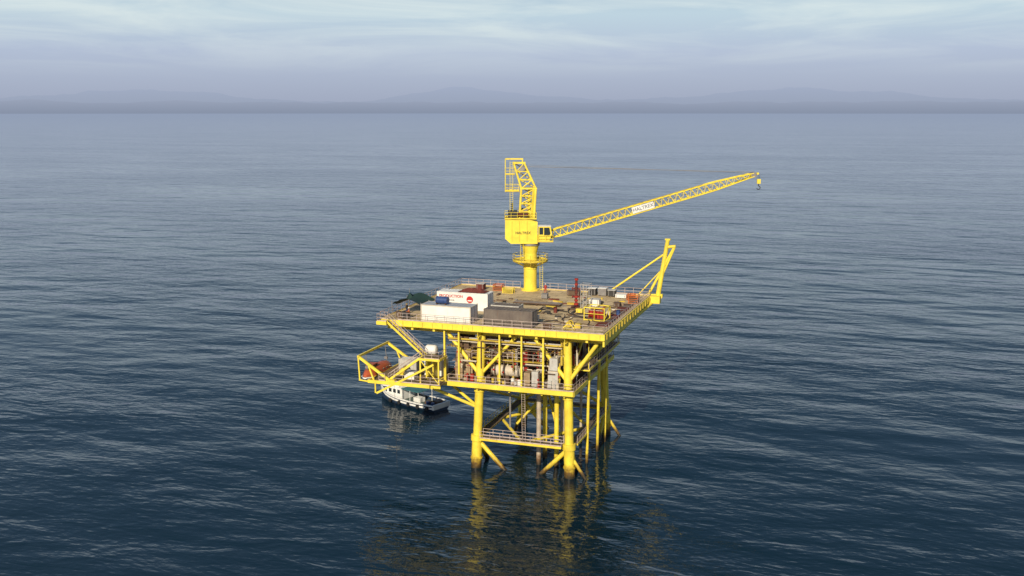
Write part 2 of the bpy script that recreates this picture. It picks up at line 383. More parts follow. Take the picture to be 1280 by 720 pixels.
mb.rail([(-35.1,7.8,ZC+.06),(-25.2,7.8,ZC+.06)],RAIL)
mb.build('cellar_deck',PL)

# jacket
mb=MB()
ZJ=4.8
for k,(a,b) in LEG.items():
    m0=tp((a,b),-10); mb.tube(m0,tp((a,b),ZJ+.2),.80,YELL,seg=24); mb.tube(tp((a,b),ZJ+.2),tp((a,b),ZC-.2),.66,YELL,seg=24)
    mb.tube(tp((a,b),ZJ-.6),tp((a,b),ZJ+.25),.98,YELL,seg=24)
    mb.tube(tp((a,b),1.4),tp((a,b),1.65),.92,YELL,seg=24)
    mb.tube(tp((a,b),ZC-1.6),tp((a,b),ZC-.6),.8,YELL,seg=24)
def P(k,z): return tp(LEG[k],z)
for a,b in(('l','n'),('n','r'),('r','f'),('f','l')):
    mb.tube(P(a,ZJ-.35),P(b,ZJ-.35),.3,YELL,seg=12)
    for s,e in((a,b),(b,a)):
        p=P(s,ZJ-.4); q=P(e,ZJ-.4); d=(q-p).normalized(); 
        mb.tube(p,p+d*9.5+Vector((0,0,-9.8)),.34,YELL,seg=12)
for k,dx,dy in(('n',1,0),('r',1,0)):
    p=P(k,3.6); mb.tube(p,p+Vector((dx*3.0,dy*1.2,-4.4)),.24,YELL,seg=10)
mid={}
for a,b in(('l','n'),('n','r'),('r','f'),('f','l')):
    mid[a+b]=(P(a,ZJ-.35)+P(b,ZJ-.35))/2
ks=list(mid.values())
for i in range(4): mb.tube(ks[i],ks[(i+1)%4],.25,YELL,seg=10)
for k in('f','r'): mb.tube(P(k,ZJ),P('f' if k=='r' else 'r',ZC-1),.26,YELL,seg=10)
mb.tube(P('f',ZJ),P('l',ZC-1),.26,YELL,seg=10)
for q in((-16,18),(-9,18),(-16,9.5),(-9.4,9.5)): mb.tube((-12.3,14,9.2),(q[0],q[1],ZJ-.2),.2,YELL,seg=10)
mb.tube((-12.3,14,9.0),(-12.3,14,9.9),.7,YELL,seg=14)
def walk(x0,y0,x1,y1):
    mb.box((x0,y0,ZJ+.0),(x1,y1,ZJ+.07),CELL)
walk(-18.6,.2,-6,1.4); walk(-5.6,2.4,-4.3,22); walk(-18.6,21.6,-6,22.9); walk(-20.0,2.6,-18.8,21.8)
mb.box((-18.6,.0,ZJ-.2),(-6,.19,ZJ+.1),YELL); mb.box((-4.29,2.4,ZJ-.2),(-4.1,22,ZJ+.1),YELL)
mb.rail([(-18.6,.1,ZJ+.1),(-6,.1,ZJ+.1)],RAIL); mb.rail([(-4.2,2.4,ZJ+.1),(-4.2,22,ZJ+.1)],RAIL)
mb.rail([(-18.6,22.8,ZJ+.1),(-6,22.8,ZJ+.1)],RAIL); mb.rail([(-19.9,2.6,ZJ+.1),(-19.9,21.6,ZJ+.1)],YELL)
mb.rail([(-18.6,1.5,ZJ+.1),(-6,1.5,ZJ+.1)],RAIL)
mb.build('jacket_legs',PL,smooth=True)
mb=MB()
CND=mat('conductor_paint',(.52,.44,.34),.6,.3,1,rust=.4,splash=True)
for i,(x,y) in enumerate(((-8.2,5.2),(-8.2,8.4),(-8.2,11.6),(-11,5.2),(-11,8.4),(-7.6,17))):
    mb.tube((x,y,-10),(x,y,ZC+.3),.36 if i!=5 else .22,(YELL,CND)[i%2],seg=14)
mb.tube((-4.3,8,-8),(-4.0,8,15),.22,YELL,seg=10); mb.tube((-4.2,14,-8),(-3.9,14,20.8),.25,YELL,seg=10)
mb.tube((-4.2,19,-8),(-3.9,19,20.8),.2,YELL,seg=10)
mb.tube((-15,3.5,6),(-15,3.5,ZC),.15,GREY); mb.ladder((-12,1.0,ZJ),(-12,.6,ZC),RAIL)
mb.tube((-31.0,-3.0,ZC-.4),(-30.6,-3.4,-3),.018,DARK,seg=5)
mb.build('conductors_and_risers',PL,smooth=True)

# process equipment between decks
rnd=random.Random(3)
mb=MB()
z=ZC
mb.box((-23.4,2.4,z),(-20.6,5.2,z+2.4),BEIGE); mb.box((-23.2,2.5,z+2.45),(-20.9,5.0,z+4.6),BEIGE); mb.box((-23.4,2.4,z+4.65),(-21.2,5.2,z+6.4),BRN)
for zz in(.8,1.6,3.1,3.9): mb.box((-23.45,2.36,z+zz),(-20.55,2.39,z+zz+.07),BRN)
mb.box((-28.4,2.2,z),(-25.6,5,z+2.3),WHT); mb.tank((-27.4,1.2,z+4.3),(-26.1,1.2,z+4.3),.75,WHT)
for x in(-27.3,-26.2): mb.box((x-.1,.4,z),(x+.1,2.0,z+3.6),YEL)
mb.tank((-17.4,3.2,z+1.5),(-13.4,3.2,z+1.5),.85,CREAM); mb.tank((-17.0,3.6,z+4.2),(-14.0,3.6,z+4.2),.7,BEIGE)
mb.box((-17.4,2.3,z+2.9),(-13.6,4.6,z+3.05),YELD)
for x in(-16.6,-14.2): mb.box((x-.15,2.5,z),(x+.15,3.9,z+.9),YELD)
mb.box((-12.6,1.3,z),(-11.2,2.6,z+1.9),BEIGE); mb.box((-10.9,1.2,z),(-9.9,2.4,z+2.2),LGREY)
mb.box((-8.4,1.2,z),(-6.9,2.8,z+2.5),CREAM); mb.box((-8.2,1.3,z+2.6),(-7.0,2.6,z+4.4),LGREY)
for xa,xb,y,za,zb in((-8.4,-6.9,1.18,.2,2.3),(-10.9,-9.9,1.18,.2,2.0)):
    mb.box((xa+.1,y-.02,z+za),(xa+(xb-xa)*.48,y+.01,z+zb),LGREY); mb.box((xa+(xb-xa)*.52,y-.02,z+za),(xb-.1,y+.01,z+zb),LGREY)
mb.tank((-12.9,5.0,z+.6),(-12.9,5.0,z+4.2),.6,RED); mb.tank((-10.4,4.5,z+.6),(-10.4,4.5,z+4.8),.5,CREAM)
mb.tank((-6.0,6.0,z+1.4),(-6.0,10.5,z+1.4),.8,RED); mb.tank((-6.2,12,z+1.6),(-6.2,17,z+1.6),.9,CREAM)
mb.box((-6.8,6,z+3.4),(-5.4,8.4,z+4.8),DRED); mb.box((-6.8,17.5,z),(-4.8,21,z+2.6),LGREY)
mb.tank((-21.5,9,z+1.3),(-16,9,z+1.3),1.1,CREAM); mb.tank((-14,9.5,z+1.5),(-9,9.5,z+1.5),1.2,BEIGE)
mb.box((-22,12,z),(-18,15,z+5),BEIGE); mb.box((-13,12,z),(-8,15,z+4.6),GREY); mb.box((-17.5,12.4,z),(-13.6,15,z+6),CREAM)
mb.box((-24.0,16,z),(-6,16.2,z+6.6),BRN)
mb.box((-20.4,1.6,z+3.4),(-9.2,2.2,z+3.5),YELD); mb.rail([(-20.4,1.6,z+3.5),(-9.2,1.6,z+3.5)],RAIL,step=1.6,toe=False)
for i in range(120):
    x=rnd.uniform(-24,-6.5); y=rnd.uniform(.9,7.5); r=rnd.choice((.06,.07,.09,.12,.17)); m=rnd.choice((LGREY,CREAM,YELD,YELD,BEIGE,GREY,RED,BRN,CREAM,BEIGE,BRN,BRN))
    z0=z+rnd.uniform(0,3.5); z1=z0+rnd.uniform(1.0,4.4); z1=min(z1,20.8)
    mb.tube((x,y,z0),(x,y,z1),r,m,seg=7)
    l=rnd.uniform(1,4); s=rnd.choice((-1,1)); x2=max(-24.3,min(-5.2,x+s*l))
    if rnd.random()<.75: mb.tube((x,y,z1),(x2,y,z1),r,m,seg=7)
    if rnd.random()<.4: mb.tube((x,y,(z0+z1)/2),(x,y+rnd.uniform(1,4),(z0+z1)/2),r,m,seg=7)
    if rnd.random()<.35: mb.tube((x,y,z0+.4),(x,y,z0+.55),r*2,m,seg=8); mb.tube((x,y-.05,z0+1.0),(x,y-.4,z0+1.0),.03,RED,seg=5); mb.tube((x,y-.4,z0+1),(x,y-.44,z0+1),.16,RED,seg=10)
for yy,zz,r,m in((1.2,19.6,.14,YELD),(1.6,19.2,.12,CREAM),(2.8,19.4,.2,LGREY),(.9,18.6,.06,BRN),(3.4,18.9,.12,BEIGE)):
    mb.tube((-24,yy,zz),(-6.4,yy,zz),r,m,seg=8)
for x in range(-24,-5,2): mb.box((x-.05,.8,18.4),(x+.05,3.6,18.48),YELD)
for i in range(22):
    y=rnd.uniform(3,21); x=rnd.uniform(-6.6,-4.9); z0=z+rnd.uniform(0,2); r=rnd.choice((.08,.12,.16)); m=rnd.choice((RED,CREAM,YELD,LGREY,BEIGE))
    mb.tube((x,y,z0),(x,y,z0+rnd.uniform(2,5.4)),r,m,seg=7); mb.tube((x,y,z0+2),(x,y+rnd.uniform(1,4),z0+2),r,m,seg=7)
for i in range(26):
    x=rnd.uniform(-23,-7); y=rnd.uniform(.7,1.6); s=rnd.uniform(.25,.6); mb.box((x,y,z),(x+s,y+s,z+rnd.uniform(.4,1.3)),rnd.choice((WHT,LGREY,RED,YELD,BRN,CREAM,BEIGE,DARK)))
mb.build('process_equipment',PL,smooth=True)

# boom rest tower on far right corner
mb=MB()
mb.prism([(-2.4,ZD-.9),(1.6,ZD-.9),(2.1,ZD-.2),(2.1,ZD+.3),(-2.4,ZD+.1)],'y',D+.17,D+.9,YEL)
mb.box((.3,D-1.2,ZD-1.1),(1.9,D+.16,ZD+.1),YEL)
mb.tube((1.3,D+.4,ZD),(2.75,D+.4,31.7),.42,YEL,r2=.34,seg=16)
mb.tube((-.4,D+.4,ZD),(3.9,D+.4,30.5),.22,YEL,seg=12)
mb.tube((1.6,D+.4,24.6),(4.0,D+.4,30.5),.16,YEL,seg=10)
mb.tube((2.5,D+.4,30.4),(4.1,D+.4,30.6),.26,YEL,seg=12)
mb.box((2.3,D+.1,31.6),(3.2,D+.7,31.85),YEL)
mb.tube((2.35,D+.4,29.3),(-7.4,D+.3,22.1),.17,YEL,seg=10)
mb.tube((1.9,D+.4,26.6),(-1.9,D+.3,22.2),.1,YEL,seg=8)
mb.box((-7.7,D+.16,ZD-.1),(-7.0,D+.6,ZD+.25),YEL)
mb.build('boom_rest_tower',PL,smooth=True)

# ---------------------------------------------------------------- crane
CR=empty('pedestal_crane',(-21.0,31.6,22),R(19))
mb=MB()
mb.tube((0,0,-9),(0,0,6.6),1.15,YEL,seg=28); mb.tube((0,0,6.6),(0,0,8.0),1.15,YEL,r2=1.5,seg=28)
mb.tube((0,0,8.0),(0,0,8.35),1.65,GREY,seg=28); mb.tube((0,0,.0),(0,0,.25),1.6,YEL,seg=28); mb.tube((0,0,3.9),(0,0,4.1),1.25,YEL,seg=28)
for a in range(8):
    t=a*math.pi/4; mb.beam((1.0*math.cos(t),1.0*math.sin(t),4.2),(3.0*math.cos(t),3.0*math.sin(t),5.15),.1,.16,YEL)
ring=[(3.1*math.cos(a*math.pi/6),3.1*math.sin(a*math.pi/6)) for a in range(12)]
mb.prism(ring,'z',5.2,5.32,YELD); mb.rail([(x*.98,y*.98,5.32) for x,y in ring],YEL,closed=True,step=2)
mb.ladder((1.9,-1.2,.1),(1.9,-1.2,6.2),YEL); mb.ladder((-1.5,-1.4,5.3),(-1.5,-1.4,8.6),YEL)
mb.prism([(-4.4,9.3),(-3.4,8.4),(1.2,8.4),(1.2,12.2),(-.2,12.6),(-4.4,12.6)],'y',-1.7,1.7,YEL)
for x in(-3.2,-1.9,-.6): mb.box((x-.03,-1.76,8.8),(x+.03,-1.703,12.3),YELD)
mb.box((-4.5,-1.85,12.61),(1.0,1.85,12.72),YELD)
mb.rail([(1.0,-1.8,12.72),(-4.45,-1.8,12.72),(-4.45,1.8,12.72),(1,1.8,12.72)],YEL,step=1.2)
mb.box((-3.9,-1.2,12.73),(-2.3,.9,14.0),DARK); mb.tank((-2.0,-.9,13.4),(-.6,-.9,13.4),.55,DRED); mb.box((-2.1,.1,12.73),(-.2,1.2,14.4),GREY)
mb.tube((-1.0,-1.4,13.3),(-1.0,1.2,13.3),.5,DARK,seg=14)
mb.tube((-3.2,.5,14),(-3.2,.5,15.3),.13,DARK)
mb.prism([(1.35,9.0),(3.2,9.0),(3.7,10.2),(3.4,11.5),(1.35,11.5)],'y',-2.4,-.8,YEL)
mb.prism([(2.3,9.9),(3.25,9.9),(3.4,10.3),(3.2,11.3),(2.3,11.3)],'y',-2.43,-2.402,GLS); mb.prism([(1.5,10.1),(2.15,10.1),(2.15,11.3),(1.5,11.3)],'y',-2.43,-2.402,GLS)
mb.add([(3.72,-2.3,10.25),(3.72,-.9,10.25),(3.43,-.9,11.42),(3.43,-2.3,11.42)],[(0,1,2,3)],GLS)
mb.add([(3.25,-2.3,9.05),(3.25,-.9,9.05),(3.72,-.9,10.15),(3.72,-2.3,10.15)],[(0,1,2,3)],GLS)
mb.box((1.2,-2.9,8.8),(3.9,-.6,8.92),YELD); mb.rail([(1.3,-2.85,8.92),(3.85,-2.85,8.92),(3.85,-.7,8.92)],YEL,step=1.2)
mb.box((1.3,-2.5,11.51),(3.5,-.7,11.6),WHT)
def lat(a,b,n,r):
    for i in range(4): mb.tube(a[i],b[i],r,YEL,seg=8)
    A=[Vector(p) for p in a];B=[Vector(p) for p in b]
    for i in range(4):
        j=(i+1)%4
        for k in range(n):
            t0=k/n;t1=(k+1)/n
            mb.tube(A[i].lerp(B[i],t0),A[j].lerp(B[j],t1),r*.5,YEL,seg=6); mb.tube(A[i].lerp(B[i],t1),A[j].lerp(B[j],t1),r*.5,YEL,seg=6)
q=lambda x0,x1,y,z:[(x0,-y,z),(x1,-y,z),(x1,y,z),(x0,y,z)]
lat(q(-1.9,.6,1.1,12.6),q(-1.6,.9,.9,17.9),4,.2)
lat(q(-1.6,.9,.9,17.9),q(-2.9,-1.1,.7,22.2),3,.18)
mb.beam((.2,-1.2,12.8),(.6,-.95,17.8),.25,.45,YEL); mb.beam((-.3,0,12.7),(-.2,0,17.9),.5,.5,YEL)
mb.box((-1.8,-1.1,17.75),(1.1,1.1,18.0),YEL); mb.box((-3.1,-.9,22.1),(-.9,.9,22.4),YEL); 
mb.beam((-4.3,-.75,22.9),(-1.3,-.75,22.9),.15,.18,YEL); mb.tube((-1.4,-.75,22.3),(-1.4,-.75,23),.1,YEL); mb.tube((-1.4,.75,22.3),(-1.4,.75,23),.1,YEL); mb.beam((-4.3,.75,22.9),(-1.3,.75,22.9),.15,.18,YEL)
mb.tube((-1.5,-.8,21.3),(-1.5,.8,21.3),.5,GREY,seg=16); mb.tube((.2,-.8,17.2),(.2,.8,17.2),.45,GREY,seg=16)
mb.box((-4.4,-1,17.3),(-1.9,1,17.4),YELD); mb.rail([(-2,-1,17.4),(-4.35,-1,17.4),(-4.35,1,17.4),(-2,1,17.4)],YEL,step=1)
mb.box((-4.4,-1,20.2),(-2.7,1,20.28),YELD); mb.rail([(-2.8,-1,20.3),(-4.35,-1,20.3),(-4.35,1,20.3)],YEL,step=1)
for y in(-.95,.95): mb.tube((-4.35,y,17.3),(-4.35,y,22.9),.08,YEL)
mb.ladder((-3.3,-1.05,12.7),(-3.3,-1.05,22.5),YEL)
mb.build('pedestal_and_gantry',CR,smooth=True)
mb=MB()
B0=Vector((1.2,0,9.2)); B1=Vector((38.4,0,20.2)); bd=(B1-B0).normalized(); up=Vector((-bd.z,0,bd.x)); Lb=(B1-B0).length
def bc(t,i,j):
    s=t*Lb; hh=.72; 
    if s<4: hh=.25+.47*s/4
    if s>Lb-7: hh=.72-.44*(s-(Lb-7))/7
    return B0+bd*s+up*(hh*j)+Vector((0,i*.68,0))
n=30
for k in range(n):
    a=k/n;b=(k+1)/n
    for i in(-1,1):
        for j in(-1,1): mb.tube(bc(a,i,j),bc(b,i,j),.105,YEL,seg=7)
        m_=(a+b)/2
        mb.tube(bc(a,i,-1),bc(m_,i,1),.05,YEL,seg=6); mb.tube(bc(m_,i,1),bc(b,i,-1),.05,YEL,seg=6)
    for j in(-1,1):
        mb.tube(bc(a,-1,j),bc(b,1,j),.045,YEL,seg=5); mb.tube(bc(b,-1,j),bc(b,1,j),.045,YEL,seg=5)
mb.box((.6,-.95,8.7),(1.9,-.62,9.7),YEL); mb.box((.6,.62,8.7),(1.9,.95,9.7),YEL)
mb.tube(B1+Vector((0,-.75,0)),B1+Vector((0,.75,0)),.5,GREY,seg=16); mb.beam(B1-bd*.6,B1+bd*.9,1.0,.3,YEL)
s0=.44*Lb; s1=.54*Lb; 
vs=[B0+bd*s+up*h+Vector((0,y,0)) for y in(-.80,-.85) for s,h in((s0,-.55),(s1,-.55),(s1,.55),(s0,.55))]
mb.add(vs,[(0,1,2,3),(7,6,5,4),(0,4,5,1),(1,5,6,2),(2,6,7,3),(3,7,4,0)],WHT)
mb.beam(B0+bd*4+up*.84,B0+bd*30+up*.84,.5,.05,YELD)
mb.build('boom',CR)
mb=MB()
for y in(-.4,.4): mb.tube((-1.5,y,21.6),B1+Vector((-.3,y*.7,.45)),.03,GREY,seg=5)
mb.tube((-1.3,0,21.9),B1+Vector((.9,0,.2)),.025,GREY,seg=5)
tip=B1+bd*.9; DR=1.0
mb.tube(tip,(tip.x,0,tip.z-DR),.03,DARK,seg=5); mb.tube(tip+Vector((.25,0,0)),(tip.x+.25,0,tip.z-DR),.03,DARK,seg=5)
hz=tip.z-DR; hx=tip.x+.12
mb.box((hx-.3,-.2,hz-.8),(hx+.3,.2,hz),YEL); mb.tube((hx,0,hz-.8),(hx,0,hz-1.2),.08,DARK)
pr=None
for a in range(9):
    t=R(90-a*32); p=Vector((hx+.3*math.cos(t),0,hz-1.5+.3*math.sin(t)))
    if pr: mb.tube(pr,p,.07,DARK)
    pr=p
mb.build('rigging_and_hook',CR)
GTX=mat('grey_lettering',(.16,.17,.20),.6,.1,1); RTX=mat('red_lettering',(.50,.03,.03),.5,.1,1)
ang=math.atan2(bd.z,bd.x)
tcn=B0+bd*((s0+s1)/2)
text('boom_sign_lettering','HALTREX',(tcn.x,-.86,tcn.z),.85,GTX,CR).rotation_euler=(Matrix.Rotation(-ang,3,'Y')@Matrix.Rotation(math.pi/2,3,'X')).to_euler()
text('house_lettering','HALTREX',(-1.3,-1.78,10.3),.62,DARK,CR)

# ---------------------------------------------------------------- containers
def container(name,x0,y0,lx,ly,h,m,mt,z=ZD,rib=.3,frame=None,doors=True):
    e=empty(name,(x0,y0,z)); mb=MB(); fr=frame or m
    mb.box((.06,.06,.14),(lx-.06,ly-.06,h-.1),m)
    for x in(0,lx-.16):
        for y in(0,ly-.16): mb.box((x,y,.0),(x+.16,y+.16,h),fr)
    for y in(0.003,ly-.123):
        mb.box((.16,y,.02),(lx-.16,y+.12,.18),fr); mb.box((.16,y,h-.14),(lx-.16,y+.12,h-.01),fr)
    for x in(0.003,lx-.123):
        mb.box((x,.16,.02),(x+.12,ly-.16,.18),fr); mb.box((x,.16,h-.14),(x+.12,ly-.16,h-.01),fr)
    k=.3
    while k<lx-.35:
        mb.box((k,.02,.18),(k+min(.25,rib*.45),.061,h-.14),m); mb.box((k,ly-.061,.18),(k+min(.25,rib*.45),ly-.02,h-.14),m); k+=rib
    if doors:
        for y in(.35,ly/2-.25,ly/2+.25,ly-.35): mb.tube((lx-.02,y,.2),(lx-.02,y,h-.15),.03,GREY,seg=6)
    mb.box((.05,.05,h-.1),(lx-.05,ly-.05,h-.03),mt)
    k=.5
    while k<lx-.4: mb.box((k,.13,h-.03),(k+.12,ly-.13,h+.0),mt); k+=.6
    for x in(.08,lx-.08):
        for y in(.08,ly-.08): mb.tube((x,y,h),(x,y,h+.14),.05,GREY,seg=6)
    mb.build('body',e); return e
c1=container('shipping_container',-28.2,.7,8.0,3.0,2.55,WHT,TARP,rib=1.9,frame=CREAM)
c2=container('shipping_container',-18.2,.8,7.5,2.6,2.45,DCON,DCON,rib=.5)
c3=container('shipping_container',-29.8,10.6,8.6,2.7,2.8,WHT,WHT,rib=8)
text('container_lettering','PRODUCTION',(2.4,-.002,2.15),.62,RTX,c3); text('container_lettering_small','SERVICES',(2.4,-.002,1.5),.3,GTX,c3)
mb=MB()   # plain stand-in mark: a red disc with an off-centre white bar
mb.tube((5.6,.015,1.75),(5.6,-.01,1.75),.55,RTX,seg=24); mb.box((5.25,-.022,1.5),(5.95,-.012,1.66),WHT)
mb.build('round_mark',c3)
e=empty('tarp_bundle'); mb=MB(); nx,ny=22,10; vs=[];fs=[]
for i in range(nx+1):
    for j in range(ny+1):
        a=i/nx;b=j/ny; ed=min(1,4*a,4*(1-a))*min(1,4*b,4*(1-b))
        vs.append((-26.4+4.6*a,10.9+2.2*b,24.84+ed*(.32+.5*abs(mnoise.noise(Vector((i*.32,j*.4,2))))+.2*mnoise.noise(Vector((i*.9,j*.9,5))))))
for i in range(nx):
    for j in range(ny): k=i*(ny+1)+j; fs.append((k,k+ny+1,k+ny+2,k+1))
mb.add(vs,fs,DRED); mb.build('folds',e)
c4=container('shipping_container',-20.6,10.4,4.6,2.4,1.2,LGREY,DCON,rib=.5)
e=empty('blue_drum'); mb=MB()
mb.tube((-26.0,1.9,25.15),(-24.3,1.9,25.15),.54,BLU,seg=20)
for x in(-26.05,-25.5,-24.8,-24.35): mb.tube((x,1.9,25.15),(x+.08,1.9,25.15),.59,BLU,seg=20)
for x in(-25.9,-24.5): mb.box((x-.08,1.3,24.56),(x+.08,2.5,24.75),BRN)
mb.build('drum_body',e,smooth=True)
e=empty('canopy_tent'); mb=MB()
x0,x1,y0,y1=-33.8,-29.0,2.5,8.0; nx=10; vs=[];fs=[]
for i in range(nx+1):
    for j in range(nx+1):
        a=i/nx;b=j/nx; zz=24.0+.7*math.sin(a*3.1)*.8-.5*math.sin(b*3.14)+.9*(1-abs(a*2-.9))*.4+.12*mnoise.noise(Vector((i*.7,j*.7,0)))
        if i==2 and j==8: zz+=.8
        vs.append((x0+(x1-x0)*a,y0+(y1-y0)*b,zz))
for i in range(nx):
    for j in range(nx): k=i*(nx+1)+j; fs.append((k,k+nx+1,k+nx+2,k+1))
mb.add(vs,fs,GRNC)
for x in(x0,x1):
    for y in(y0,y1): mb.tube((x,y,22),(x,y,24.4),.05,GREY,seg=6)
mb.tube((-32.9,7.0,22),(-32.9,7.0,25.7),.04,GREY,seg=6)
mb.build('canvas_and_poles',e,smooth=True)

e=empty('red_well_stack'); mb=MB(); X,Y=-9.1,18.8
mb.box((X-.7,Y-.7,22),(X+.7,Y+.7,22.2),DRED); mb.tube((X,Y,22),(X,Y,26.7),.2,DRED,seg=10)
for zz,r in((22.4,.36),(23,.30),(23.6,.38),(24.3,.28),(24.9,.34),(25.6,.26),(26.4,.3)): mb.tube((X,Y,zz),(X,Y,zz+.28),r,DRED if int(zz*10)%2 else RED,seg=12)
for zz in(23.7,25.0): mb.tube((X-.6,Y,zz),(X+.6,Y,zz),.12,DRED); mb.tube((X+.6,Y,zz),(X+.66,Y,zz),.24,RED,seg=12); mb.tube((X-.66,Y,zz),(X-.6,Y,zz),.24,RED,seg=12)
mb.build('stack',e,smooth=True)
e=empty('scaffold_tower'); mb=MB()
for x in(X+.9,X+2.3):
    for y in(Y-.7,Y+.7): mb.tube((x,y,22),(x,y,26.0),.035,LGREY,seg=6)
for zz in(22.9,23.9,24.9,25.9):
    for y in(Y-.7,Y+.7): mb.tube((X+.9,y,zz),(X+2.3,y,zz),.03,LGREY,seg=5)
    for x in(X+.9,X+2.3): mb.tube((x,Y-.7,zz),(x,Y+.7,zz),.03,LGREY,seg=5)
mb.tube((X+.9,Y-.7,22.1),(X+2.3,Y-.7,23.9),.03,LGREY,seg=5); mb.box((X+.9,Y-.7,24.9),(X+2.3,Y+.7,24.95),BEIGE)
mb.ladder((X+1.6,Y-.75,22),(X+1.6,Y-.75,25.9),LGREY); mb.build('tubes_and_boards',e)

def cage_skid(name,x,y,lx,ly,h,mf,rz=0):
    e=empty(name,(x,y,ZD),rz); mb=MB()
    for a in(0,lx):
        for b in(0,ly): mb.beam((a,b,0),(a,b,h),.12,.12,mf)
    for zz in(.12,h):
        mb.beam((0,0,zz),(lx,0,zz),.11,.13,mf); mb.beam((0,ly,zz),(lx,ly,zz),.11,.13,mf); mb.beam((0,0,zz),(0,ly,zz),.11,.13,mf); mb.beam((lx,0,zz),(lx,ly,zz),.11,.13,mf)
    mb.beam((0,0,h*.55),(lx,0,h*.55),.08,.08,mf); mb.beam((lx/2,0,0),(lx/2,0,h),.08,.08,mf); mb.beam((lx,0,.2),(lx,ly,h),.08,.08,mf); mb.beam((lx/2,0,h),(lx/2,ly,h),.1,.1,mf)
    mb.box((.2,.2,.2),(lx-.2,ly-.2,.35),BRN)
    mb.tank((.6,ly*.35,.95),(lx*.55,ly*.35,.95),.5,RED); mb.box((lx*.6,.3,.36),(lx-.3,ly*.55,1.4),RED); mb.box((.4,ly*.6,.36),(lx*.7,ly-.25,1.5),DRED)
    mb.tube((lx*.75,ly*.7,.3),(lx*.75,ly*.7,1.8),.22,RED,seg=12); mb.tube((.5,ly*.3,1.5),(lx-.5,ly*.3,1.5),.07,CREAM)
    for k in range(4): mb.tube((.7+k*.55,.15,.4),(.7+k*.55,.15,1.6),.06,RED)
    mb.build('frame_and_pump',e,smooth=True); return e
cage_skid('pump_skid',-5.2,9.2,3.2,2.5,2.0,YEL,R(-6))
e=empty('yellow_reel'); mb=MB(); X,Y=-5.6,2.6
mb.box((X-1,Y-.7,22.05),(X+1,Y+.7,22.2),YEL)
for y in(Y-.5,Y+.5): mb.beam((X-.8,y,22.2),(X-.1,y,22.9),.1,.12,YEL); mb.beam((X+.8,y,22.2),(X+.1,y,22.9),.1,.12,YEL); mb.tube((X,y-.03,22.75),(X,y+.03,22.75),.45,YELD,seg=20)
mb.tube((X,Y-.45,22.75),(X,Y+.45,22.75),.3,DARK,seg=16); mb.box((X+.9,Y-.4,22.2),(X+1.7,Y+.4,22.9),YELD)
mb.build('reel_frame',e,smooth=True)

def crate(name,x,y,lx,ly,h,m,lid=None,basket=False):
    e=empty(name,(x,y,ZD)); mb=MB()
    if basket:
        for a in(0,lx):
            for b in(0,ly): mb.beam((a,b,0),(a,b,h),.09,.09,m)
        for i in range(5):
            zz=.06+i*(h-.06)/4
            mb.beam((0,0,zz),(lx,0,zz),.05,.08,m); mb.beam((0,ly,zz),(lx,ly,zz),.05,.08,m); mb.beam((0,0,zz),(0,ly,zz),.05,.08,m); mb.beam((lx,0,zz),(lx,ly,zz),.05,.08,m)
        mb.box((.1,.1,.08),(lx-.1,ly-.1,h*.55),BRN)
    else:
        mb.box((0,0,.12),(lx,ly,h),m); mb.box((-.04,-.04,h),(lx+.04,ly+.04,h+.08),lid or m)
        for a in(.05,lx/2-.08,lx-.2): mb.box((a,0.02,0),(a+.14,ly-.02,.118),BRN)
        for a in(.15,lx-.25): mb.box((a,-.03,.2),(a+.08,-.002,h-.05),GREY)
    mb.build('body',e); return e
crate('storage_crate',-10.1,29.8,1.4,1.2,1.2,DARK,WHT); crate('storage_crate',-8.3,29.8,1.4,1.2,1.3,GREY,WHT); crate('storage_crate',-6.6,29.6,1.3,1.2,1.1,DARK,LGREY)
crate('storage_crate',-5.0,28.6,1.8,1.0,.6,WHT); crate('cargo_basket',-2.8,27.6,1.2,1.1,1.0,ORG,basket=True); crate('cargo_basket',-1.9,24.8,1.5,1.4,1.4,ORG,basket=True)
crate('cargo_basket',-27.0,29,1.6,1.3,1.1,ORG,basket=True); crate('storage_crate',-30,28.5,1.4,1.2,1.1,DRED,LGREY); crate('cargo_basket',-24.6,27.2,1.8,1.1,.9,YEL,basket=True)
crate('storage_crate',-13.4,28.4,2.2,1.2,.8,BRN); crate('storage_crate',-7.3,20.2,1.6,1.1,1.1,WHT,LGREY); crate('storage_crate',-16.6,24,1.0,.9,.8,GREY)
crate('storage_crate',-12.6,5.2,1.3,1.0,.9,LGREY); crate('storage_crate',-9.2,1.2,1.2,.8,.7,BRN); crate('storage_crate',-19.6,4.8,1.1,1.0,1.0,ORG); crate('storage_crate',-32.8,1.8,1.0,.8,.8,BRN)
crate('storage_crate',-31.6,1.2,1.0,.9,1.0,DARK); crate('storage_crate',-3.4,20.6,1.0,1.0,.7,BRN); crate('storage_crate',-7.8,14.0,1.0,.8,.6,YEL); crate('storage_crate',-3.9,13.6,1.5,.9,.6,CREAM)
for (x,y) in((-15.3,5.5),(-14.6,5.7),(-11,13.5),(-20.2,15.6),(-1.2,14.4)):
    e=empty('oil_drum',(x,y,ZD)); mb=MB(); m=random.choice((BLU,DRED,DARK))
    mb.tube((0,0,0),(0,0,.88),.29,m,seg=16)
    for zz in(0,.29,.58,.85): mb.tube((0,0,zz),(0,0,zz+.03),.31,m,seg=16)
    mb.build('body',e,smooth=True)
e=empty('deck_hatch_covers'); mb=MB()
for i in range(6): mb.box((-2.6,5.5+i*3.1,ZD+.002),(-.7,8.3+i*3.1,ZD+.12),(DRED,BRN)[i%2]); mb.tube((-2.2,6+i*3.1,ZD+.12),(-1.1,6+i*3.1,ZD+.2),.04,GREY)
mb.build('covers',e)
e=empty('pipe_rack'); mb=MB()
